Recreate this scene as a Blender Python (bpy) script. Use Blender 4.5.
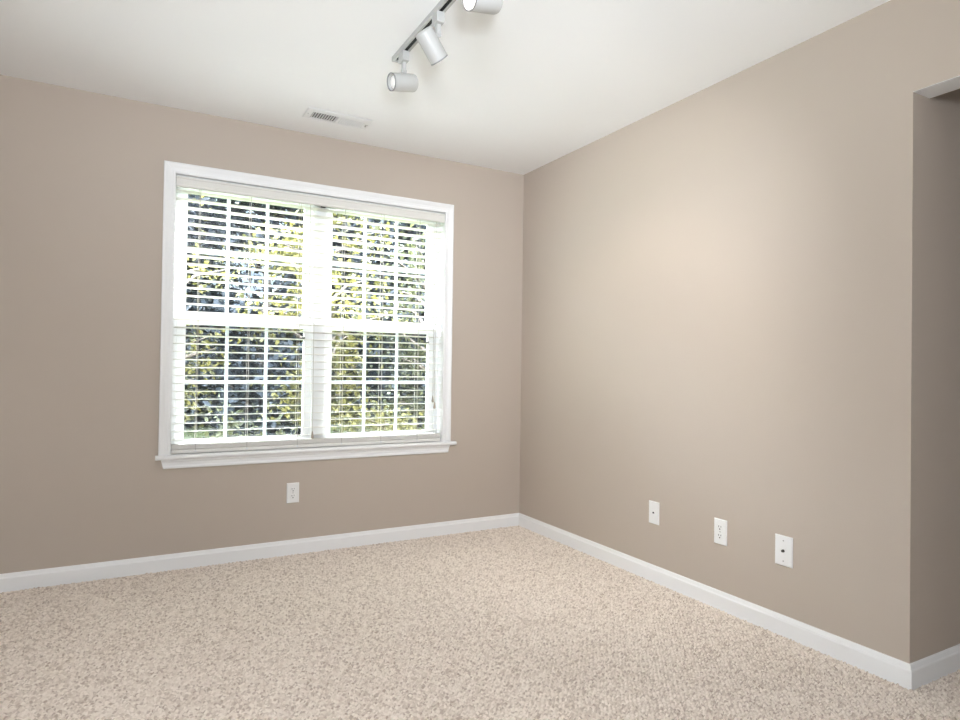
import bpy, bmesh, math, random
import numpy as np
from mathutils import Vector, Matrix

C = bpy.context.scene
for o in list(bpy.data.objects): bpy.data.objects.remove(o)
COL = C.collection
RNG = np.random.default_rng(7)
random.seed(7)

# ------------------------------------------------------------------ camera
cam_d = bpy.data.cameras.new('camera'); cam = bpy.data.objects.new('camera', cam_d); COL.objects.link(cam)
cam_d.sensor_fit = 'HORIZONTAL'; cam_d.sensor_width = 36.0; cam_d.lens = 36.0 * 629.7 / 960.0
cam_d.clip_start = 0.05; cam_d.clip_end = 200
_r = Vector((0.87400777, -0.48569658, 0.01446535)); _u = Vector((-0.01836617, -0.0032723, 0.99982597)); _f = Vector((0.48556472, 0.87412135, 0.0117804))
M = Matrix(((_r.x, _u.x, -_f.x, -2.3808), (_r.y, _u.y, -_f.y, -3.6934), (_r.z, _u.z, -_f.z, 1.0904), (0, 0, 0, 1)))
cam.matrix_world = M
C.camera = cam

# ------------------------------------------------------------------ exposure
vs = C.view_settings
vs.view_transform = 'Standard'; vs.look = 'None'; vs.gamma = 1.0; vs.use_curve_mapping = False
vs.exposure = 0.0

# ------------------------------------------------------------------ daylight and added fill lights
world = bpy.data.worlds.new('sky'); C.world = world; world.use_nodes = True
wn = world.node_tree; wn.nodes.clear()
wo = wn.nodes.new('ShaderNodeOutputWorld'); wb = wn.nodes.new('ShaderNodeBackground')
wb.inputs[1].default_value = 1.0
_tc = wn.nodes.new('ShaderNodeTexCoord'); _sx = wn.nodes.new('ShaderNodeSeparateXYZ'); _cr = wn.nodes.new('ShaderNodeValToRGB')
wn.links.new(_tc.outputs['Generated'], _sx.inputs[0]); wn.links.new(_sx.outputs['Z'], _cr.inputs['Fac'])
# deeper near the horizon, bright overhead
_cr.color_ramp.elements[0].position = 0.05; _cr.color_ramp.elements[0].color = (0.75, 0.92, 1.15, 1)
_cr.color_ramp.elements[1].position = 0.55; _cr.color_ramp.elements[1].color = (165, 178, 195, 1)
_e = _cr.color_ramp.elements.new(0.28); _e.color = (1.5, 1.75, 2.0, 1)
wn.links.new(_cr.outputs['Color'], wb.inputs[0])
wn.links.new(wb.outputs[0], wo.inputs[0])

def lamp(name, kind, loc, direction, energy, color, **kw):
    d = bpy.data.lights.new(name, kind); d.energy = energy; d.color = color
    for k, v in kw.items(): setattr(d, k, v)
    o = bpy.data.objects.new(name, d); COL.objects.link(o); o.location = loc
    o.rotation_euler = Vector(direction).to_track_quat('-Z', 'Y').to_euler()
    return o
# the sun stands beyond the window, high and to the right
_az, _el = math.radians(38), math.radians(47)
lamp('sun', 'SUN', (3, 6, 8), (-math.sin(_az) * math.cos(_el), -math.cos(_az) * math.cos(_el), -math.sin(_el)), 27.0, (0.90, 0.95, 1.0), angle=math.radians(0.6))
# soft fill light added behind the camera to brighten the ceiling
lamp('ceiling_fill', 'AREA', (-2.7, -4.3, 1.7), (1.1, 2.4, 0.9), 40.0, (0.90, 0.95, 1.0), shape='DISK', size=0.5)
# added fill spot without a fixture, out of frame, brightens the right wall
lamp('wall_fill', 'SPOT', (-1.389, -2.45, 2.12), (1.39, 1.93, -1.08), 76, (0.95, 0.97, 1.0), spot_size=math.radians(98), spot_blend=1.0, shadow_soft_size=0.06)
lamp('ceiling_fill_spot', 'SPOT', (-2.3, -3.95, 1.35), (1.0, 2.5, 1.35), 205.0, (0.84, 0.915, 1.0), spot_size=math.radians(80), spot_blend=1.0, shadow_soft_size=0.12)  # second added fill, a spot that lifts the ceiling
# added fill lights set in two made-up openings behind the camera
lamp('fill_side', 'AREA', (-4.61, -3.3, 1.45), (1, 0.0, 0.1), 3, (0.90, 0.95, 1.0), shape='RECTANGLE', size=1.5, size_y=1.5)
lamp('fill_rear', 'AREA', (-2.6, -5.41, 1.35), (0, 1, 0.12), 24, (0.90, 0.95, 1.0), shape='RECTANGLE', size=1.6, size_y=1.5)

# ------------------------------------------------------------------ materials
def mat(name, color, rough=0.6, spec=0.3, metal=0.0, bump=None, var=None, emit=None, coat=0):
    m = bpy.data.materials.new(name); m.use_nodes = True; nt = m.node_tree
    b = nt.nodes['Principled BSDF']
    b.inputs['Base Color'].default_value = (*color, 1); b.inputs['Roughness'].default_value = rough
    b.inputs['Specular IOR Level'].default_value = spec; b.inputs['Metallic'].default_value = metal
    tc = nt.nodes.new('ShaderNodeTexCoord')
    if var:
        n = nt.nodes.new('ShaderNodeTexNoise'); n.inputs['Scale'].default_value = var[0]; n.inputs['Detail'].default_value = 4
        nt.links.new(tc.outputs['Object'], n.inputs['Vector'])
        r = nt.nodes.new('ShaderNodeValToRGB'); r.color_ramp.elements[0].position = .3; r.color_ramp.elements[1].position = .7
        r.color_ramp.elements[0].color = (*[c * (1 - var[1]) for c in color], 1); r.color_ramp.elements[1].color = (*[min(1, c * (1 + var[1])) for c in color], 1)
        nt.links.new(n.outputs['Fac'], r.inputs['Fac']); nt.links.new(r.outputs['Color'], b.inputs['Base Color'])
    if bump:
        n = nt.nodes.new('ShaderNodeTexNoise'); n.inputs['Scale'].default_value = bump[0]; n.inputs['Detail'].default_value = 3
        nt.links.new(tc.outputs['Object'], n.inputs['Vector'])
        bp = nt.nodes.new('ShaderNodeBump'); bp.inputs['Strength'].default_value = bump[1]; bp.inputs['Distance'].default_value = bump[2]
        nt.links.new(n.outputs['Fac'], bp.inputs['Height']); nt.links.new(bp.outputs['Normal'], b.inputs['Normal'])
    if emit:
        b.inputs['Emission Color'].default_value = (*emit[0], 1); b.inputs['Emission Strength'].default_value = emit[1]
    return m

WALL = mat('taupe_wall_paint', (0.510, 0.440, 0.376), 0.75, 0.2, bump=(260, 0.12, 0.002), var=(0.9, 0.012))
CEIL = mat('white_ceiling_paint', (0.95, 0.95, 0.95), 0.9, 0.1, bump=(180, 0.1, 0.002))
TRIM = mat('white_trim_paint', (0.88, 0.88, 0.88), 0.38, 0.4)
VINYL = mat('white_vinyl', (0.83, 0.83, 0.82), 0.4, 0.4)
PLATE = mat('white_plastic', (0.85, 0.85, 0.84), 0.35, 0.45)
VENTW = mat('vent_white_enamel', (0.86, 0.86, 0.86), 0.4, 0.4)
RIM = mat('lamp_rim_grey', (0.28, 0.28, 0.28), 0.45, 0.4)
SLOT = mat('dark_slot', (0.015, 0.014, 0.013), 0.6, 0.3)
SCREW = mat('screw_metal', (0.45, 0.44, 0.42), 0.35, 0.5, 0.8)
BRASS = mat('coax_metal', (0.08, 0.075, 0.07), 0.35, 0.5, 0.6)
CORD = mat('blind_cord', (0.50, 0.46, 0.41), 0.8, 0.2)
TASSEL = mat('cord_tassel', (0.42, 0.36, 0.30), 0.5, 0.3)
LAMPW = mat('white_enamel', (0.52, 0.52, 0.505), 0.4, 0.4)
LAMPIN = mat('lamp_reflector', (0.85, 0.85, 0.85), 0.3, 0.5)
TRACKB = mat('track_slot_black', (0.006, 0.006, 0.006), 0.5, 0.2)
DUCT = mat('duct_dark', (0.008, 0.008, 0.008), 0.8, 0.1)
BARK = mat('bark', (0.05, 0.04, 0.033), 0.9, 0.1, bump=(30, 0.8, 0.02), var=(12, 0.3))
LATCH = mat('black_latch', (0.01, 0.01, 0.01), 0.4, 0.3)
SIDING = mat('exterior_siding', (0.6, 0.58, 0.54), 0.7, 0.2)

def bulb_mat(name, col, s):
    return mat(name, (0.9, 0.9, 0.88), 0.3, 0.4, emit=(col, s))

# blind slats: white faux wood, a little light passes through
def slat_mat():
    m = mat('blind_slat', (0.86, 0.84, 0.80), 0.45, 0.35); nt = m.node_tree; b = nt.nodes['Principled BSDF']
    t = nt.nodes.new('ShaderNodeBsdfTranslucent'); t.inputs[0].default_value = (1.0, 0.95, 0.86, 1)
    mx = nt.nodes.new('ShaderNodeMixShader'); mx.inputs[0].default_value = 0.16
    nt.links.new(b.outputs[0], mx.inputs[1]); nt.links.new(t.outputs[0], mx.inputs[2])
    nt.links.new(mx.outputs[0], nt.nodes['Material Output'].inputs[0]); return m
SLAT = slat_mat()

def glass_mat():
    m = bpy.data.materials.new('window_glass'); m.use_nodes = True; nt = m.node_tree; nt.nodes.clear()
    o = nt.nodes.new('ShaderNodeOutputMaterial'); t = nt.nodes.new('ShaderNodeBsdfTransparent'); g = nt.nodes.new('ShaderNodeBsdfGlossy')
    t.inputs[0].default_value = (0.93, 0.96, 0.96, 1); g.inputs['Roughness'].default_value = 0.02
    lw = nt.nodes.new('ShaderNodeLayerWeight'); lw.inputs['Blend'].default_value = 0.5
    pw = nt.nodes.new('ShaderNodeMath'); pw.operation = 'POWER'; pw.inputs[1].default_value = 5; nt.links.new(lw.outputs['Facing'], pw.inputs[0])
    f = nt.nodes.new('ShaderNodeMath'); f.operation = 'MULTIPLY_ADD'; f.inputs[1].default_value = 0.9; f.inputs[2].default_value = 0.03; nt.links.new(pw.outputs[0], f.inputs[0])
    mx = nt.nodes.new('ShaderNodeMixShader'); nt.links.new(f.outputs[0], mx.inputs[0]); nt.links.new(t.outputs[0], mx.inputs[1]); nt.links.new(g.outputs[0], mx.inputs[2])
    nt.links.new(mx.outputs[0], o.inputs[0]); return m
GLASS = glass_mat()

def screen_mat():
    m = bpy.data.materials.new('insect_screen_mesh'); m.use_nodes = True; nt = m.node_tree; nt.nodes.clear()
    o = nt.nodes.new('ShaderNodeOutputMaterial'); t = nt.nodes.new('ShaderNodeBsdfTransparent'); g = nt.nodes.new('ShaderNodeBsdfDiffuse')
    g.inputs[0].default_value = (0.03, 0.031, 0.033, 1)
    mx = nt.nodes.new('ShaderNodeMixShader'); mx.inputs[0].default_value = 0.30
    nt.links.new(t.outputs[0], mx.inputs[1]); nt.links.new(g.outputs[0], mx.inputs[2]); nt.links.new(mx.outputs[0], o.inputs[0]); return m
SCREEN = screen_mat()

def leaf_mat(name, c1, c2, trans):
    m = bpy.data.materials.new(name); m.use_nodes = True; nt = m.node_tree; b = nt.nodes['Principled BSDF']
    g = nt.nodes.new('ShaderNodeNewGeometry')
    r = nt.nodes.new('ShaderNodeValToRGB'); r.color_ramp.elements[0].color = (*c1, 1); r.color_ramp.elements[1].color = (*c2, 1)
    nt.links.new(g.outputs['Random Per Island'], r.inputs['Fac']); nt.links.new(r.outputs['Color'], b.inputs['Base Color'])
    b.inputs['Roughness'].default_value = 0.5; b.inputs['Specular IOR Level'].default_value = 0.06
    t = nt.nodes.new('ShaderNodeBsdfTranslucent'); nt.links.new(r.outputs['Color'], t.inputs[0])
    mx = nt.nodes.new('ShaderNodeMixShader'); mx.inputs[0].default_value = trans
    nt.links.new(b.outputs[0], mx.inputs[1]); nt.links.new(t.outputs[0], mx.inputs[2])
    nt.links.new(mx.outputs[0], nt.nodes['Material Output'].inputs[0]); return m
LEAF_Y = leaf_mat('yellow_green_leaves', (0.009, 0.010, 0.0025), (0.068, 0.059, 0.017), 0.5)
LEAF_G = leaf_mat('green_leaves', (0.006, 0.008, 0.004), (0.036, 0.036, 0.015), 0.45)
LEAF_D = leaf_mat('blue_green_leaves', (0.008, 0.010, 0.0125), (0.017, 0.020, 0.024), 0.2)

def carpet_mat():
    m = bpy.data.materials.new('berber_carpet'); m.use_nodes = True; nt = m.node_tree; b = nt.nodes['Principled BSDF']
    b.inputs['Roughness'].default_value = 0.95; b.inputs['Specular IOR Level'].default_value = 0.05
    tc = nt.nodes.new('ShaderNodeTexCoord')
    mp = nt.nodes.new('ShaderNodeMapping'); mp.inputs['Scale'].default_value = (105, 178, 105); nt.links.new(tc.outputs['Object'], mp.inputs['Vector'])
    v = nt.nodes.new('ShaderNodeTexVoronoi'); v.inputs['Scale'].default_value = 1.0; v.voronoi_dimensions = '2D'
    nt.links.new(mp.outputs[0], v.inputs['Vector'])
    sep = nt.nodes.new('ShaderNodeSeparateColor'); nt.links.new(v.outputs['Color'], sep.inputs[0])
    r = nt.nodes.new('ShaderNodeValToRGB'); cr = r.color_ramp; cr.interpolation = 'LINEAR'
    cr.elements[0].position = 0.0; cr.elements[0].color = (0.50, 0.405, 0.335, 1)
    cr.elements[1].position = 1.0; cr.elements[1].color = (0.90, 0.81, 0.72, 1)
    e = cr.elements.new(0.22); e.color = (0.67, 0.57, 0.485, 1)
    e = cr.elements.new(0.5); e.color = (0.78, 0.685, 0.595, 1)
    nt.links.new(sep.outputs[0], r.inputs['Fac'])
    n = nt.nodes.new('ShaderNodeTexNoise'); n.inputs['Scale'].default_value = 420; n.inputs['Detail'].default_value = 2
    nt.links.new(tc.outputs['Object'], n.inputs['Vector'])
    nt.links.new(r.outputs['Color'], b.inputs['Base Color'])
    bp = nt.nodes.new('ShaderNodeBump'); bp.inputs['Strength'].default_value = 0.5; bp.inputs['Distance'].default_value = 0.002
    nt.links.new(n.outputs['Fac'], bp.inputs['Height']); nt.links.new(bp.outputs['Normal'], b.inputs['Normal'])
    return m
CARPET = carpet_mat()
GRASS = mat('lawn', (0.025, 0.032, 0.010), 0.9, 0.1, bump=(60, 1.0, 0.03), var=(7, 0.35))

# ------------------------------------------------------------------ helpers
def link(name, me, m, parent=None, smooth=False):
    me.materials.append(m)
    if smooth:
        for p in me.polygons: p.use_smooth = True
    o = bpy.data.objects.new(name, me); COL.objects.link(o)
    if parent is not None: o.parent = parent
    return o
def obj(name, bm, m, parent=None, smooth=False, bevel=0):
    bmesh.ops.recalc_face_normals(bm, faces=bm.faces)
    me = bpy.data.meshes.new(name); bm.to_mesh(me); bm.free()
    o = link(name, me, m, parent, smooth)
    if bevel:
        md = o.modifiers.new('bevel', 'BEVEL'); md.width = bevel; md.segments = 2; md.limit_method = 'ANGLE'
    return o
def struct(name, bm, m, parent=None, **kw):
    o = obj(name, bm, m, parent, **kw); o['kind'] = 'structure'; return o
def thing(name, label, cat, loc=(0, 0, 0), group=None, rot=(0, 0, 0)):
    o = bpy.data.objects.new(name, None); COL.objects.link(o); o.empty_display_size = 0.05
    o.location = loc; o.rotation_euler = rot; o['label'] = label; o['category'] = cat
    if group: o['group'] = group
    return o
def box(bm, x0, x1, y0, y1, z0, z1):
    v = [bm.verts.new((x, y, z)) for x in (x0, x1) for y in (y0, y1) for z in (z0, z1)]
    for f in ((0, 1, 3, 2), (4, 6, 7, 5), (0, 4, 5, 1), (2, 3, 7, 6), (0, 2, 6, 4), (1, 5, 7, 3)):
        bm.faces.new([v[i] for i in f])
    return bm
def BX(*boxes):
    bm = bmesh.new()
    for b in boxes: box(bm, *b)
    return bm
def frame_axes(d):
    d = Vector(d).normalized(); a = Vector((0, 0, 1)) if abs(d.z) < .9 else Vector((1, 0, 0))
    u = d.cross(a).normalized(); return d, u, d.cross(u)
def lathe(bm, origin, axis, prof, n=32, closed=False):
    """prof: (distance along the axis, radius)"""
    d, u, w = frame_axes(axis); o = Vector(origin); rings = []
    for s, r in prof:
        if r < 1e-6: rings.append([bm.verts.new(o + d * s)])
        else: rings.append([bm.verts.new(o + d * s + (u * math.cos(2 * math.pi * k / n) + w * math.sin(2 * math.pi * k / n)) * r) for k in range(n)])
    for a, b in zip(rings, rings[1:]):
        for k in range(n):
            q = [a[k % len(a)], a[(k + 1) % n % len(a)], b[(k + 1) % n % len(b)], b[k % len(b)]]
            q = list(dict.fromkeys(q))
            if len(q) > 2: bm.faces.new(q)
    return bm
def cyl(bm, a, b, r, n=16, r2=None):
    a = Vector(a); b = Vector(b); L = (b - a).length
    return lathe(bm, a, b - a, [(0, 0), (0, r), (L, r if r2 is None else r2), (L, 0)], n)
def sweep(profile_rings, cap=True):
    """list of rings (same length) joined in order"""
    bm = bmesh.new(); rs = [[bm.verts.new(p) for p in r] for r in profile_rings]; n = len(rs[0])
    for a, b in zip(rs, rs[1:]):
        for k in range(n): bm.faces.new([a[k], a[(k + 1) % n], b[(k + 1) % n], b[k]])
    if cap: bm.faces.new(rs[0]); bm.faces.new(rs[-1])
    return bm

H = 2.44
WX0, WX1 = -2.187, -0.605        # window opening inside the casing
WZ0, WZ1 = 0.606, 2.093
XL, YB = -4.6, -5.4              # left and front walls of the room
YO = -2.505                      # end of the right wall, where the doorway opens
TW = 0.107
HX = 1.5                         # hall end
YD = -3.45                       # other jamb of the doorway

# ------------------------------------------------------------------ floor
def loops(x, y):
    """staggered rows of yarn loops"""
    px, py = 0.0175, 0.0132
    row = np.floor(y / py); fy = y / py - row
    sh = (row * 0.36) % 1.0
    x = x + 0.0022 * np.sin(x * 61 + y * 83) ; y = y + 0.0016 * np.sin(x * 97 - y * 41)
    row = np.floor(y / py); fy = y / py - row; sh = (row * 0.36) % 1.0
    jit = 0.5 * np.sin(row * 12.9898 + np.floor(x / 0.05) * 4.1)
    cxv = x / px + sh + jit * 0.25
    ci = np.floor(cxv); fx = cxv - ci
    h = np.abs(np.sin(np.pi * fx)) ** 0.45 * np.abs(np.sin(np.pi * fy)) ** 0.5
    rnd = np.modf(np.abs(np.sin(ci * 127.1 + row * 311.7) * 43758.5453))[0]
    return h * (0.0095 + 0.0045 * rnd) - 0.0070
def grid_floor():
    x0, x1, y0, y1, st = -3.6, 0.72, -3.1, 0.0, 0.0033
    nx = int((x1 - x0) / st) + 1; ny = int((y1 - y0) / st) + 1
    xs = np.linspace(x0, x1, nx); ys = np.linspace(y0, y1, ny)
    X, Y = np.meshgrid(xs, ys); Z = loops(X, Y) + 0.0012 * RNG.random(X.shape)
    Z[0, :] = 0.003; Z[:, 0] = 0.003; Z[:, -1] = 0.003
    co = np.stack([X, Y, Z], -1).reshape(-1, 3)
    i = (np.arange(ny - 1)[:, None] * nx + np.arange(nx - 1)[None, :]).reshape(-1)
    fa = np.stack([i, i + 1, i + 1 + nx, i + nx], -1)
    # the plain remainder of the carpet round it
    ex = []; ef = []
    n0 = len(co)
    for (a, b, c, d) in ((XL, x0, YB, 0), (x0, HX, YB, y0), (x1, HX, y0, YO + .12)):
        k = n0 + len(ex); ex += [(a, c, .003), (b, c, .003), (b, d, .003), (a, d, .003)]; ef.append((k, k + 1, k + 2, k + 3))
    co = np.concatenate([co, np.array(ex)]); fa = np.concatenate([fa, np.array(ef)])
    me = bpy.data.meshes.new('floor'); nv = len(co); nf = len(fa)
    me.vertices.add(nv); me.vertices.foreach_set('co', co.astype(np.float32).ravel())
    me.loops.add(nf * 4); me.loops.foreach_set('vertex_index', fa.astype(np.int32).ravel())
    me.polygons.add(nf); me.polygons.foreach_set('loop_start', np.arange(0, nf * 4, 4, dtype=np.int32))
    me.polygons.foreach_set('use_smooth', np.ones(nf, dtype=bool))
    me.update(calc_edges=True); me.validate()
    o = link('floor', me, CARPET); o['kind'] = 'structure'
grid_floor()

# ------------------------------------------------------------------ walls and ceiling
struct('wall_back', BX((XL - .15, WX0 - .018, 0, .16, -.1, H), (WX1 + .018, TW, 0, .16, -.1, H), (WX0 - .018, WX1 + .018, 0, .16, WZ1 + .018, H), (WX0 - .018, WX1 + .018, 0, .16, -.1, WZ0 - .024)), WALL)
struct('wall_right', BX((0, TW, YO, 0, -.1, H), (0, TW, YD, YO, 2.0795, H), (0, TW, YB, YD, -.1, H)), WALL)
struct('ceiling', BX((XL - .15, HX + .15, YB - .15, .16, H, H + .12)), CEIL)
struct('ceiling_soffit', BX((0.0015, TW + .001, YD, YO, 2.078, 2.0795)), CEIL)
struct('wall_hall_back', BX((TW, HX, YO, YO + .11, -.1, H)), WALL)
struct('wall_hall_right', BX((HX, HX + .12, YB, YO + .11, -.1, H)), WALL)
# the two walls behind the camera, each with a made-up opening for a fill light
struct('wall_left', BX((XL - .15, XL, YB, -4.1, -.1, H), (XL - .15, XL, -2.5, 0, -.1, H), (XL - .15, XL, -4.1, -2.5, -.1, .65), (XL - .15, XL, -4.1, -2.5, 2.25, H)), WALL)
struct('wall_front', BX((XL - .15, -3.45, YB - .15, YB, -.1, H), (-1.75, HX + .12, YB - .15, YB, -.1, H), (-3.45, -1.75, YB - .15, YB, -.1, .55), (-3.45, -1.75, YB - .15, YB, 2.15, H)), WALL)

BLOCKER = mat('sky_blocker_panel', (0.75, 0.74, 0.72), 0.8, 0.1)  # for unseen panels added outside the openings to keep the sky out
struct('sky_blocker_left', BX((XL - .10, XL - .09, -4.1, -2.5, .65, 2.25)), BLOCKER)
struct('sky_blocker_front', BX((-3.45, -1.75, YB - .10, YB - .09, .55, 2.15)), BLOCKER)

BBP = [(0, 0), (.0135, 0), (.0135, .062), (.0125, .066), (.0095, .069), (.0085, .073), (.0065, .081), (.004, .085), (0, .085)]
struct('baseboard_back', sweep([[(XL, -t, z) for t, z in BBP], [(-t, -t, z) for t, z in BBP]]), TRIM)
struct('baseboard_right', sweep([[(-t, -t, z) for t, z in BBP], [(-t, YO - t, z) for t, z in BBP]]), TRIM)
struct('baseboard_hall', sweep([[(-t, YO - t, z) for t, z in BBP], [(HX, YO - t, z) for t, z in BBP]]), TRIM)

# ------------------------------------------------------------------ window
win = bpy.data.objects.new('window_1', None); COL.objects.link(win); win.location = ((WX0 + WX1) / 2, 0, 0); win['kind'] = 'structure'
IC = Matrix.Translation((-win.location.x, 0, 0))
def wpart(name, bm, m, parent=win, **kw):
    if parent is win: bm.transform(IC)
    else: bm.transform(IC)
    return obj(name, bm, m, parent, **kw)
# casing: moulded profile, mitred at the two top corners
CP = [(0, .0), (0, .008), (.004, .0105), (.012, .011), (.016, .009), (.030, .011), (.040, .0155), (.047, .018), (.054, .018), (.057, .015), (.057, 0)]
a, b, c, d = [], [], [], []
for u, t in CP:
    a.append((WX0 - u, -t, WZ0)); b.append((WX0 - u, -t, WZ1 + u)); c.append((WX1 + u, -t, WZ1 + u)); d.append((WX1 + u, -t, WZ0))
wpart('window_casing', sweep([a, b, c, d]), TRIM)
# stool with rounded nose, and the apron under it
SP = [(.088, .583), (-.026, .583), (-.031, .586), (-.034, .592), (-.034, .598), (-.031, .603), (-.026, .606), (.088, .606)]
bm = sweep([[(WX0, y, z) for y, z in SP], [(WX1, y, z) for y, z in SP]])
SQ = [(0, .583), (-.026, .583), (-.031, .586), (-.034, .592), (-.034, .598), (-.031, .603), (-.026, .606), (0, .606)]
for xa, xb in ((-2.258, WX0), (WX1, -.512)):
    m2 = sweep([[(xa, y, z) for y, z in SQ], [(xb, y, z) for y, z in SQ]])
    me_ = bpy.data.meshes.new('t'); m2.to_mesh(me_); m2.free(); bm.from_mesh(me_); bpy.data.meshes.remove(me_)
wpart('window_sill', bm, TRIM)
AP = [(0, .583), (.016, .583), (.016, .574), (.012, .568), (.011, .552), (.014, .545), (.014, .538), (.010, .534), (0, .534)]
wpart('window_apron', sweep([[(-2.232 + max(0, (.583 - z) * .25), -t, z) for t, z in AP], [(-.552 - max(0, (.583 - z) * .25), -t, z) for t, z in AP]]), TRIM)
# jamb boards, head, sill and the wide mullion between the two units
MX = (WX0 + WX1) / 2
wpart('window_frame', BX((WX0 - .018, WX0, 0.0, .175, WZ0, WZ1 + .018), (WX1, WX1 + .018, 0.0, .175, WZ0, WZ1 + .018), (WX0, WX1, 0.0, .175, WZ1, WZ1 + .018),
      (WX0, WX1, .088, .185, WZ0 - .02, WZ0 + .016),
      (WX0, WX0 + .022, .078, .165, WZ0 + .016, WZ1), (WX1 - .022, WX1, .078, .165, WZ0 + .016, WZ1), (WX0 + .022, WX1 - .022, .078, .165, WZ1 - .018, WZ1)), TRIM)
wpart('mullion', BX((MX - .040, MX + .040, .072, .17, WZ0 + .016, WZ1 - .018)), TRIM, bevel=.003)
GX = [(-2.119, -1.480), (-1.312, -.673)]
for gi, (g0, g1) in enumerate(GX):
    s0, s1 = g0 - .046 + .002, g1 + .046 - .002
    lo = wpart('lower_sash', BX((s0, g0, .086, .112, .622, 1.345), (g1, s1, .086, .112, .622, 1.345), (g0, g1, .086, .112, .622, .672), (g0, g1, .086, .112, 1.303, 1.345), (g0 + .03, g1 - .03, .080, .086, 1.322, 1.330)), VINYL)
    wpart('glass_pane', BX((g0, g1, .0960, .0963, .672, 1.303)), GLASS, lo)
    third = (g1 - g0) / 3
    def grille(z0, z1, y, par):
        bs = [(g0 + third * k - .009, g0 + third * k + .009, y, y + .005, z0, z1) for k in (1, 2)]
        zm = (z0 + z1) / 2; xs = [g0, g0 + third - .009, g0 + third + .009, g0 + 2 * third - .009, g0 + 2 * third + .009, g1]
        bs += [(xs[k], xs[k + 1], y, y + .005, zm - .009, zm + .009) for k in (0, 2, 4)]
        wpart('grille', BX(*bs), VINYL, par)
    grille(.672, 1.303, .0985, lo)
    lx = s0 + .35
    bm = BX((lx - .03, lx + .03, .088, .108, 1.345, 1.353)); cyl(bm, (lx, .098, 1.353), (lx, .098, 1.362), .009); box(bm, lx - .004, lx + .03, .092, .100, 1.356, 1.362)
    wpart('sash_lock', bm, VINYL, lo)
    wpart('sash_latch', BX((g1 - .012, g1 + .004, .080, .087, 1.235, 1.255)), LATCH, lo)
    up = wpart('upper_sash', BX((s0, g0, .116, .142, 1.335, 2.075), (g1, s1, .116, .142, 1.335, 2.075), (g0, g1, .116, .142, 1.335, 1.377), (g0, g1, .116, .142, 2.045, 2.075)), VINYL)
    wpart('glass_pane', BX((g0, g1, .126, .1263, 1.377, 2.045)), GLASS, up)
    grille(1.377, 2.045, .1285, up)
    sc = wpart('screen_frame', BX((s0, s0 + .018, .150, .158, .625, 1.36), (s1 - .018, s1, .150, .158, .625, 1.36), (s0 + .018, s1 - .018, .150, .158, .625, .643), (s0 + .018, s1 - .018, .150, .158, 1.342, 1.36)), VINYL)
    wpart('insect_screen', BX((s0 + .018, s1 - .018, .1535, .1538, .643, 1.342)), SCREEN, sc)

# ------------------------------------------------------------------ venetian blind
bl = thing('venetian_blind', 'wide white venetian blind with open slats hanging inside the window frame', 'blind', (MX, .035, 2.09))
IB = Matrix.Translation((-MX, -.035, -2.09))
def bpart(name, bm, m, parent=bl, **kw):
    bm.transform(IB); return obj(name, bm, m, parent, **kw)
VP = [(.010, 2.028), (.000, 2.028), (-.003, 2.032), (-.003, 2.037), (0, 2.041), (0, 2.071), (-.003, 2.075), (-.003, 2.080), (0, 2.083), (.010, 2.083)]
bpart('valance', sweep([[(WX0 + .003, y, z) for y, z in VP], [(WX1 - .003, y, z) for y, z in VP]]), SLAT)
bpart('headrail', BX((WX0 + .005, WX1 - .005, .012, .062, 2.046, 2.091)), VINYL)
bpart('support_bracket', BX((MX - .012, MX + .012, .012, .030, 2.026, 2.045)), LATCH)
bm = bmesh.new()
x0, x1 = WX0 + .006, WX1 - .006
def slat(bm, z, tilt=.0016, w=.0255, yc=.037, th=.0028):
    ring = []
    N = 6
    for k in range(N + 1):
        s = -1 + 2 * k / N; ring.append((yc + s * w, z - s * tilt + .0012 * (1 - s * s) + th / 2))
    for k in range(N, -1, -1):
        s = -1 + 2 * k / N; ring.append((yc + s * w, z - s * tilt + .0012 * (1 - s * s) - th / 2))
    r0 = [bm.verts.new((x0, y, zz)) for y, zz in ring]; r1 = [bm.verts.new((x1, y, zz)) for y, zz in ring]
    n = len(ring)
    for k in range(n): bm.faces.new([r0[k], r0[(k + 1) % n], r1[(k + 1) % n], r1[k]])
    bm.faces.new(r0); bm.faces.new(r1)
ZS = [.680 + .043 * k for k in range(32)]
for z in ZS: slat(bm, z)
for k in range(7): slat(bm, .6335 + k * .0034, 0)
bpart('slats', bm, SLAT, smooth=False)
bpart('bottom_rail', BX((x0, x1, .012, .062, .609, .630)), SLAT, bevel=.003)
for cx in (-2.065, -1.803, -1.526, -1.264, -1.017, -.774):
    bm = bmesh.new()
    for y in (.0105, .0638): cyl(bm, (cx, y, .625), (cx, y, 2.046), .0010, 6)
    cyl(bm, (cx + .006, .037, .628), (cx + .006, .037, 2.046), .0008, 6)
    lc = bpart('ladder_cord', bm, CORD)
    bpart('cord_plug', cyl(bmesh.new(), (cx, .010, .620), (cx, .013, .620), .006, 12), VINYL, lc)
def hanging(pts, tz, name):
    bm = bmesh.new()
    for p, q in zip(pts, pts[1:]): cyl(bm, p, q, .0014, 6)
    o = bpart(name, bm, CORD)
    e = pts[-1]
    bpart('tassel', lathe(bmesh.new(), (e[0], e[1], e[2] + .004), (0, 0, -1), [(0, 0), (0, .0025), (.008, .004), (.03, .0075), (.042, .008), (.045, 0)], 14), TASSEL, o)
hanging([(-1.474, .006, 2.03), (-1.472, .0055, 1.37), (-1.443, .0055, 1.33), (-1.441, .006, .70)], 0, 'lift_cord')
hanging([(-.672, .006, 2.03), (-.670, .006, .90)], 0, 'lift_cord')
hanging([(-.662, .005, 2.03), (-.658, .005, .86)], 0, 'tilt_cord')

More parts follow.
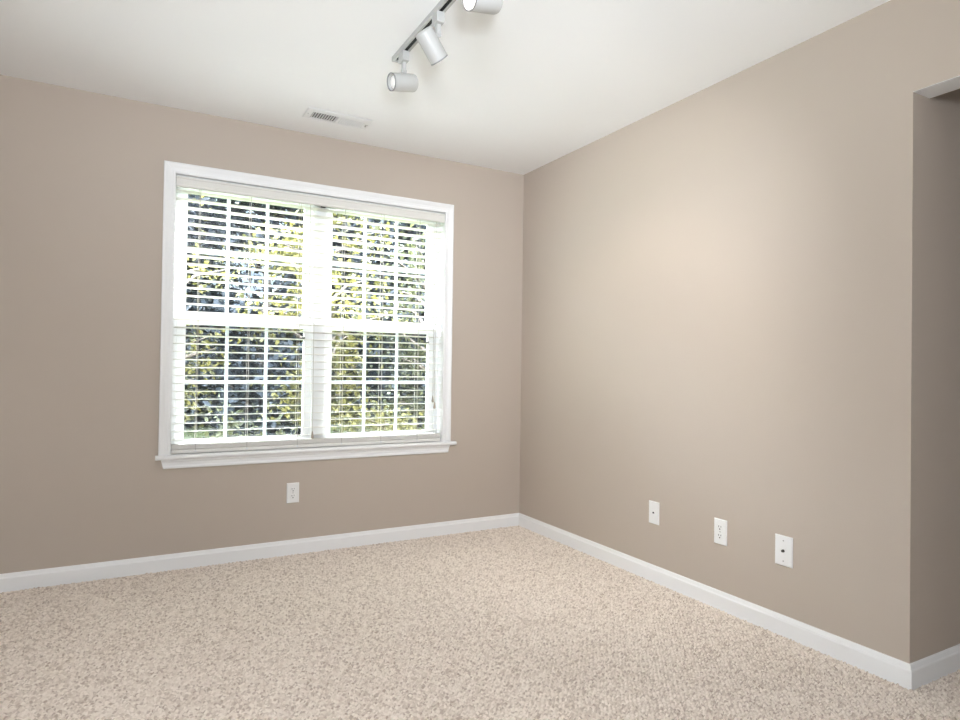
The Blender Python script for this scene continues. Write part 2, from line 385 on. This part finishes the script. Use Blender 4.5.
# ------------------------------------------------------------------ outlets and wall plates
def plate(root, w, h):
    prof = [(0, 0), (0.0035, 0), (0.006, .003)]
    bm = bmesh.new(); rs = []
    for t, i in prof:
        rs.append([bm.verts.new(p) for p in ((-w / 2 + i, -t, -h / 2 + i), (w / 2 - i, -t, -h / 2 + i), (w / 2 - i, -t, h / 2 - i), (-w / 2 + i, -t, h / 2 - i))])
    for a, b in zip(rs, rs[1:]):
        for k in range(4): bm.faces.new([a[k], a[(k + 1) % 4], b[(k + 1) % 4], b[k]])
    bm.faces.new(rs[0]); bm.faces.new(rs[-1])
    return obj('cover_plate', bm, PLATE, root)
def screw(root, z):
    s = obj('screw', lathe(bmesh.new(), (0, -.0058, z), (0, -1, 0), [(0, 0), (0, .0032), (.0008, .003), (.0014, .0018), (.0015, 0)], 14), SCREW, root)
    return s
def outlet(name, label, loc, rz, group):
    t = thing(name, label, 'outlet', loc, group, (0, 0, rz)); plate(t, .070, .1145)
    for s in (-1, 1):
        z = s * .0195; bm = bmesh.new(); n = 28; ring = []
        for k in range(n):
            an = 2 * math.pi * k / n; x = .0172 * math.cos(an); zz = max(-.0135, min(.0135, .0172 * math.sin(an))); ring.append((x, zz))
        v0 = [bm.verts.new((x, -.0055, z + zz)) for x, zz in ring]; v1 = [bm.verts.new((x * .96, -.0080, z + zz * .96)) for x, zz in ring]
        for k in range(n): bm.faces.new([v0[k], v0[(k + 1) % n], v1[(k + 1) % n], v1[k]])
        bm.faces.new(v0); bm.faces.new(v1)
        r = obj('receptacle', bm, PLATE, t)
        bm = BX((-.0075, -.0052, -.0084, -.0078, z + .000, z + .0085), (.0052, .0075, -.0084, -.0078, z + .001, z + .0078))
        cyl(bm, (0, -.0078, z - .0072), (0, -.0084, z - .0072), .0030, 14)
        obj('socket_slots', bm, SLOT, r)
    screw(t, 0)
    return t
outlet('electrical_outlet', 'white double socket outlet on the wall below the window', (-1.549, 0, .354), 0, None)
outlet('electrical_outlet', 'white double socket outlet between two low plates on the right wall', (0, -1.7045, .354), -math.pi / 2, None)

t = thing('phone_jack', 'white phone jack plate on the right wall, nearest the room corner', 'wall plate', (0, -1.2855, .354), None, (0, 0, -math.pi / 2)); plate(t, .070, .1145)
j = obj('jack_port', BX((-.009, .009, -.0075, -.0055, -.012, .011)), PLATE, t)
bm = bmesh.new(); tri = [(-.006, -.0035), (.006, -.0035), (.006, .001), (.0025, .0045), (-.0025, .0045), (-.006, .001)]
a = [bm.verts.new((x, -.0074, z)) for x, z in tri]; b = [bm.verts.new((x, -.0079, z)) for x, z in tri]
for k in range(6): bm.faces.new([a[k], a[(k + 1) % 6], b[(k + 1) % 6], b[k]])
bm.faces.new(b); obj('jack_opening', bm, SLOT, j)
for z in (-.042, .042):
    obj('screw', lathe(bmesh.new(), (0, -.0058, z), (0, -1, 0), [(0, 0), (0, .003), (.0012, .0018), (.0013, 0)], 14), PLATE, t)

t = thing('cable_plate', 'larger white cable plate with dark round jack on the right wall', 'wall plate', (0, -2.024, .350), None, (0, 0, -math.pi / 2)); plate(t, .079, .124)
cj = obj('coax_connector', lathe(bmesh.new(), (0, -.0055, 0), (0, -1, 0), [(0, 0), (0, .0062), (.003, .0062), (.003, .0046), (.009, .0046), (.009, .0030), (.004, .0030), (.004, 0)], 20), BRASS, t)
screw(t, .042); screw(t, -.042)

# ------------------------------------------------------------------ ceiling register
vx0, vx1, vy0, vy1 = -1.592, -1.236, -.392, -.252
t = thing('ceiling_vent', 'white rectangular air register with two banks of fins on the ceiling', 'vent', ((vx0 + vx1) / 2, (vy0 + vy1) / 2, H))
IV = Matrix.Translation((-(vx0 + vx1) / 2, -(vy0 + vy1) / 2, -H))
def vpart(name, bm, m, par, **kw):
    bm.transform(IV); return obj(name, bm, m, par, **kw)
b0, b1, bm0, bm1, by0, by1 = -1.556, -1.268, -1.419, -1.404, -.352, -.262
bm = bmesh.new()
zt, zb = H - .0005, H - .009
# bevelled face plate made of four rails and a centre bar
for bx in ((vx0 + .006, vx1 - .006, vy0 + .006, by0), (vx0 + .006, vx1 - .006, by1, vy1 - .006), (vx0 + .006, b0, by0, by1), (b1, vx1 - .006, by0, by1), (bm0, bm1, by0, by1)):
    box(bm, bx[0], bx[1], bx[2], bx[3], zb, zt)
o4 = [(vx0, vy0), (vx1, vy0), (vx1, vy1), (vx0, vy1)]; i4 = [(vx0 + .006, vy0 + .006), (vx1 - .006, vy0 + .006), (vx1 - .006, vy1 - .006), (vx0 + .006, vy1 - .006)]
A = [bm.verts.new((x, y, zt - .0035)) for x, y in o4]; A2 = [bm.verts.new((x, y, zt - .006)) for x, y in o4]; B = [bm.verts.new((x, y, zb)) for x, y in i4]
for k in range(4):
    bm.faces.new([A[k], A[(k + 1) % 4], A2[(k + 1) % 4], A2[k]]); bm.faces.new([A2[k], A2[(k + 1) % 4], B[(k + 1) % 4], B[k]])
vpart('vent_frame', bm, VENTW, t)
vpart('duct_opening', BX((b0, b1, by0, by1, H - .0012, H - .0004)), DUCT, t)
def fins(xa, xb, n, lean, th=.0011):
    bm = bmesh.new()
    for k in range(n):
        x = xa + (xb - xa) * (k + .5) / n
        p = [(x - lean - th, H - .0085), (x - lean + th, H - .0085), (x + lean + th, H - .0014), (x + lean - th, H - .0014)]
        r0 = [bm.verts.new((a, by0, z)) for a, z in p]; r1 = [bm.verts.new((a, by1, z)) for a, z in p]
        for q in range(4): bm.faces.new([r0[q], r0[(q + 1) % 4], r1[(q + 1) % 4], r1[q]])
        bm.faces.new(r0); bm.faces.new(r1)
    return bm
vpart('fins', fins(b0, bm0, 10, .0, .0020), VENTW, t)
vpart('fins', fins(bm1, b1, 11, -.0048), VENTW, t)
vpart('damper_lever', BX((vx1 - .022, vx1 - .018, -.325, -.300, zb - .006, zb)), SCREW, t)
for x in (vx0 + .016, vx1 - .012):
    vpart('screw', cyl(bmesh.new(), (x, (vy0 + vy1) / 2, zb), (x, (vy0 + vy1) / 2, zb - .0015), .003, 12), SCREW, t)

# ------------------------------------------------------------------ track lighting
TX = -1.389; TY0, TY1 = -1.108, -2.75; TZ = H - .020
t = thing('lighting_track', 'long white lighting track fixed to the ceiling', 'track', (TX, TY0, H))
IT = Matrix.Translation((-TX, -TY0, -H))
def tpart(name, bm, m, par, **kw):
    bm.transform(IT); return obj(name, bm, m, par, **kw)
tpart('track_channel', BX((TX - .0175, TX - .008, TY1, TY0 - .012, TZ, H), (TX + .008, TX + .0175, TY1, TY0 - .012, TZ, H), (TX - .008, TX + .008, TY1, TY0 - .012, H - .004, H)), LAMPW, t)
tpart('track_slot', BX((TX - .008, TX + .008, TY1, TY0 - .020, TZ + .0035, H - .004)), TRACKB, t)
tpart('end_cap', BX((TX - .0185, TX + .0185, TY0 - .012, TY0, TZ - .001, H)), LAMPW, t, bevel=.0015)
tpart('end_cap', BX((TX - .0185, TX + .0185, TY1 - .012, TY1, TZ - .001, H)), LAMPW, t, bevel=.0015)
tpart('power_feed', BX((TX - .022, TX + .045, -1.800, -1.700, TZ - .012, H)), LAMPW, t, bevel=.012)

def spotlight(label, y, axis, bulb, power, toward=(0, 0, 1)):
    """head hangs under the track: adapter, stem, knuckle, cylinder with a recessed bulb"""
    s = thing('track_spotlight', label, 'spotlight', (TX, y, TZ), 'white cylinder spotlights on the track')
    bm = BX((-.0155, .0155, -.024, .024, -.040, .0005)); box(bm, -.007, .007, -.016, .016, .0005, .003)
    obj('track_adapter', bm, LAMPW, s, bevel=.002)
    bm = BX((-.008, .008, -.010, .010, -.080, -.040)); obj('stem', bm, LAMPW, s, bevel=.002)
    bm = cyl(bmesh.new(), (-.0105, 0, -.078), (.0105, 0, -.078), .0075, 16); cyl(bm, (0, 0, -.078), (0, 0, -.092), .0045, 12)
    obj('knuckle', bm, LAMPW, s, smooth=False)
    ax = Vector(axis).normalized(); R = .0365; L = .117
    # attachment is on the side of the body: shift the centre so that the body hangs from the knuckle
    tv = Vector(toward); side = (tv - ax * tv.dot(ax)).normalized(); cz = Vector((0, 0, -.089)) - side * R
    o = cz - ax * (L / 2 - .009)
    prof = [(0, 0), (0, R - .010), (.002, R - .005), (.006, R - .0015), (.012, R), (L, R), (L, R - .003), (L - .022, R - .0045), (L - .030, R - .012), (L - .045, R - .018), (L - .045, 0)]
    hd = obj('lamp_head', lathe(bmesh.new(), o, ax, prof, 40), LAMPW, s, smooth=True)
    md = hd.modifiers.new('edges', 'EDGE_SPLIT'); md.split_angle = math.radians(40)
    obj('rim', lathe(bmesh.new(), o + ax * (L - .004), ax, [(0, R + .0003), (.005, R + .0003), (.005, R - .0035), (0, R - .0035), (0, R + .0003)], 40), RIM, hd, smooth=False)
    obj('bulb', lathe(bmesh.new(), o + ax * (L - .0455), ax, [(0, 0), (.002, .014), (.016, .022), (.028, .0275), (.034, .0255), (.038, .016), (.0395, 0)], 28), bulb, hd, smooth=True)
    if power:
        d = bpy.data.lights.new('spot_beam', 'SPOT'); d.energy = power; d.color = (1, .93, .85); d.spot_size = math.radians(75); d.spot_blend = .7; d.shadow_soft_size = .02
        lo = bpy.data.objects.new('spot_beam', d); COL.objects.link(lo); lo.parent = hd
        lo.location = o + ax * (L + .004); lo.rotation_euler = ax.to_track_quat('-Z', 'Y').to_euler()
    return s
B1 = bulb_mat('bulb_soft', (1, .98, .95), 0.22); B2 = bulb_mat('bulb_warm', (1, .90, .78), 6.0)
spotlight('white spotlight nearest the window, its lens turned to the left', -1.205, (-.90, -.10, -.20), B1, 1)
spotlight('white spotlight in the middle of the track, tilted down to the right', -1.545, (.68, .20, -.70), B2, 22, (.45, -.3, .6))
spotlight('glowing white spotlight cut off by the top edge of the photo', -1.897, (-.90, -.12, -.22), B2, 22)


# ------------------------------------------------------------------ outside: lawn and trees
struct('ground', BX((-25, 35, .3, 45, -.75, -.62)), GRASS)

def leaves_mesh(name, centers, size, m, parent):
    n = len(centers)
    base = np.array([(0, -.5, 0), (.26, -.12, .05), (.22, .2, .05), (0, .5, -.04), (-.22, .2, .05), (-.26, -.12, .05), (0, 0, -.02)])
    a = RNG.uniform(0, 2 * np.pi, n); b = RNG.normal(0.0, .75, n); c = RNG.normal(0, .7, n)
    ca, sa, cb, sb, cc, sc = np.cos(a), np.sin(a), np.cos(b), np.sin(b), np.cos(c), np.sin(c)
    R = np.empty((n, 3, 3))
    R[:, 0, 0] = ca * cc - sa * sb * sc; R[:, 0, 1] = -sa * cb; R[:, 0, 2] = ca * sc + sa * sb * cc
    R[:, 1, 0] = sa * cc + ca * sb * sc; R[:, 1, 1] = ca * cb; R[:, 1, 2] = sa * sc - ca * sb * cc
    R[:, 2, 0] = -cb * sc; R[:, 2, 1] = sb; R[:, 2, 2] = cb * cc
    s = RNG.uniform(.6, 1.25, n) * size
    co = (np.einsum('nij,kj->nki', R, base) * s[:, None, None] + centers[:, None, :]).reshape(-1, 3)
    f = np.array([(0, 1, 6), (1, 2, 6), (2, 3, 6), (3, 4, 6), (4, 5, 6), (5, 0, 6)])
    fa = (f[None] + (np.arange(n) * 7)[:, None, None]).reshape(-1, 3)
    me = bpy.data.meshes.new(name); me.vertices.add(len(co)); me.vertices.foreach_set('co', co.astype(np.float32).ravel())
    me.loops.add(fa.size); me.loops.foreach_set('vertex_index', fa.astype(np.int32).ravel())
    me.polygons.add(len(fa)); me.polygons.foreach_set('loop_start', np.arange(0, fa.size, 3, dtype=np.int32))
    me.update(calc_edges=True); me.validate()
    return link(name, me, m, parent)

def tree(name, label, cat, x, y, h, cr, zlow, nl, size, m, group=None, clump=.28, nb=26):
    t = thing(name, label, cat, (x, y, -.62), group)
    bm = bmesh.new(); tr = .035 + h * .012
    zc = (zlow + h) / 2; hz = (h - zlow) / 2
    pts = [Vector((0, 0, -.05))]
    for k in range(1, 6): pts.append(Vector((random.uniform(-.06, .06) * h * .3, random.uniform(-.06, .06) * h * .3, h * .88 * k / 5)))
    for k in range(5): cyl(bm, pts[k], pts[k + 1], tr * (1 - k * .17), 8, tr * (1 - (k + 1) * .17))
    tips = []
    for k in range(nb):
        an = k * 2.4; ze = random.uniform(zlow, h); f = math.sqrt(max(.08, 1 - ((ze - zc) / hz) ** 2)); rr = cr * f * random.uniform(.45, 1)
        e = Vector((math.cos(an) * rr, math.sin(an) * rr, ze)); zs = max(.25, min(h * .85, ze - rr * .5)); k0 = min(4, int(zs / (h * .88) * 5)); fr = zs / (h * .88) * 5 - k0
        s = pts[k0].lerp(pts[k0 + 1], min(1, fr)); mid = s.lerp(e, .5) + Vector((0, 0, .1 * rr))
        cyl(bm, s, mid, tr * .35, 6, tr * .2); cyl(bm, mid, e, tr * .2, 6, tr * .06)
        tips += [e, mid, s.lerp(e, .75), mid.lerp(e, .5) + Vector((random.gauss(0, .3), random.gauss(0, .3), random.gauss(0, .25))) * cr * .4]
    obj('trunk', bm, BARK, t)
    T = np.array([tuple(p) for p in tips]); idx = RNG.integers(0, len(T), nl)
    P = T[idx] + RNG.normal(0, clump * cr, (nl, 3)) * np.array([1, 1, .8])
    P[:, 2] = np.clip(P[:, 2], .06 if zlow < .5 else zlow - .15, None)
    rr = np.hypot(P[:, 0], P[:, 1]); k = np.minimum(1, cr / np.maximum(rr, 1e-6)) ; P[:, 0] *= k; P[:, 1] *= k
    leaves_mesh('foliage', P, size, m, t)
    return t
# near: sunlit yellow-green trees close to the window
tree('leafy_tree', 'sunlit yellow-green tree close outside, between the two sashes', 'tree', -.30, 4.0, 4.3, 1.0, 1.15, 3600, .085, LEAF_Y, clump=.17)
tree('leafy_tree', 'thin yellow-green tree outside behind the left part of the window', 'tree', -2.1, 5.4, 5.0, 1.3, 1.0, 1900, .085, LEAF_Y, clump=.17)
tree('leafy_tree', 'light green tree outside behind the right part of the window', 'tree', 1.7, 5.2, 4.6, 1.2, .9, 4000, .08, LEAF_G, clump=.17)
tree('shrub', 'low light green shrub outside behind the bottom right of the window', 'shrub', 0.15, 3.0, 1.25, .6, .2, 2600, .06, LEAF_Y, nb=16)
tree('shrub', 'low green shrub close outside behind the bottom left of the window', 'shrub', -1.6, 2.2, 1.1, .55, .2, 2600, .06, LEAF_G, nb=16)
# far: dark dense evergreens
for i, (x, y, h, cr) in enumerate([(-3.4, 10.5, 8.5, 1.75), (.3, 10.9, 8.8, 1.75), (4.0, 10.6, 8.0, 1.75), (7.8, 11.2, 7.6, 1.75), (-1.7, 15.5, 10.5, 2.45), (3.4, 16.0, 10.5, 2.45), (8.6, 16.6, 9.6, 2.45)]):
    tree('evergreen_tree', 'tall dark blue-green tree in the row of trees far beyond the window', 'tree', x, y, h, cr, .1, 17000 if y < 14 else 26000, .21 if y < 14 else .28, LEAF_D, group='dark trees far beyond the window', clump=.22, nb=60)
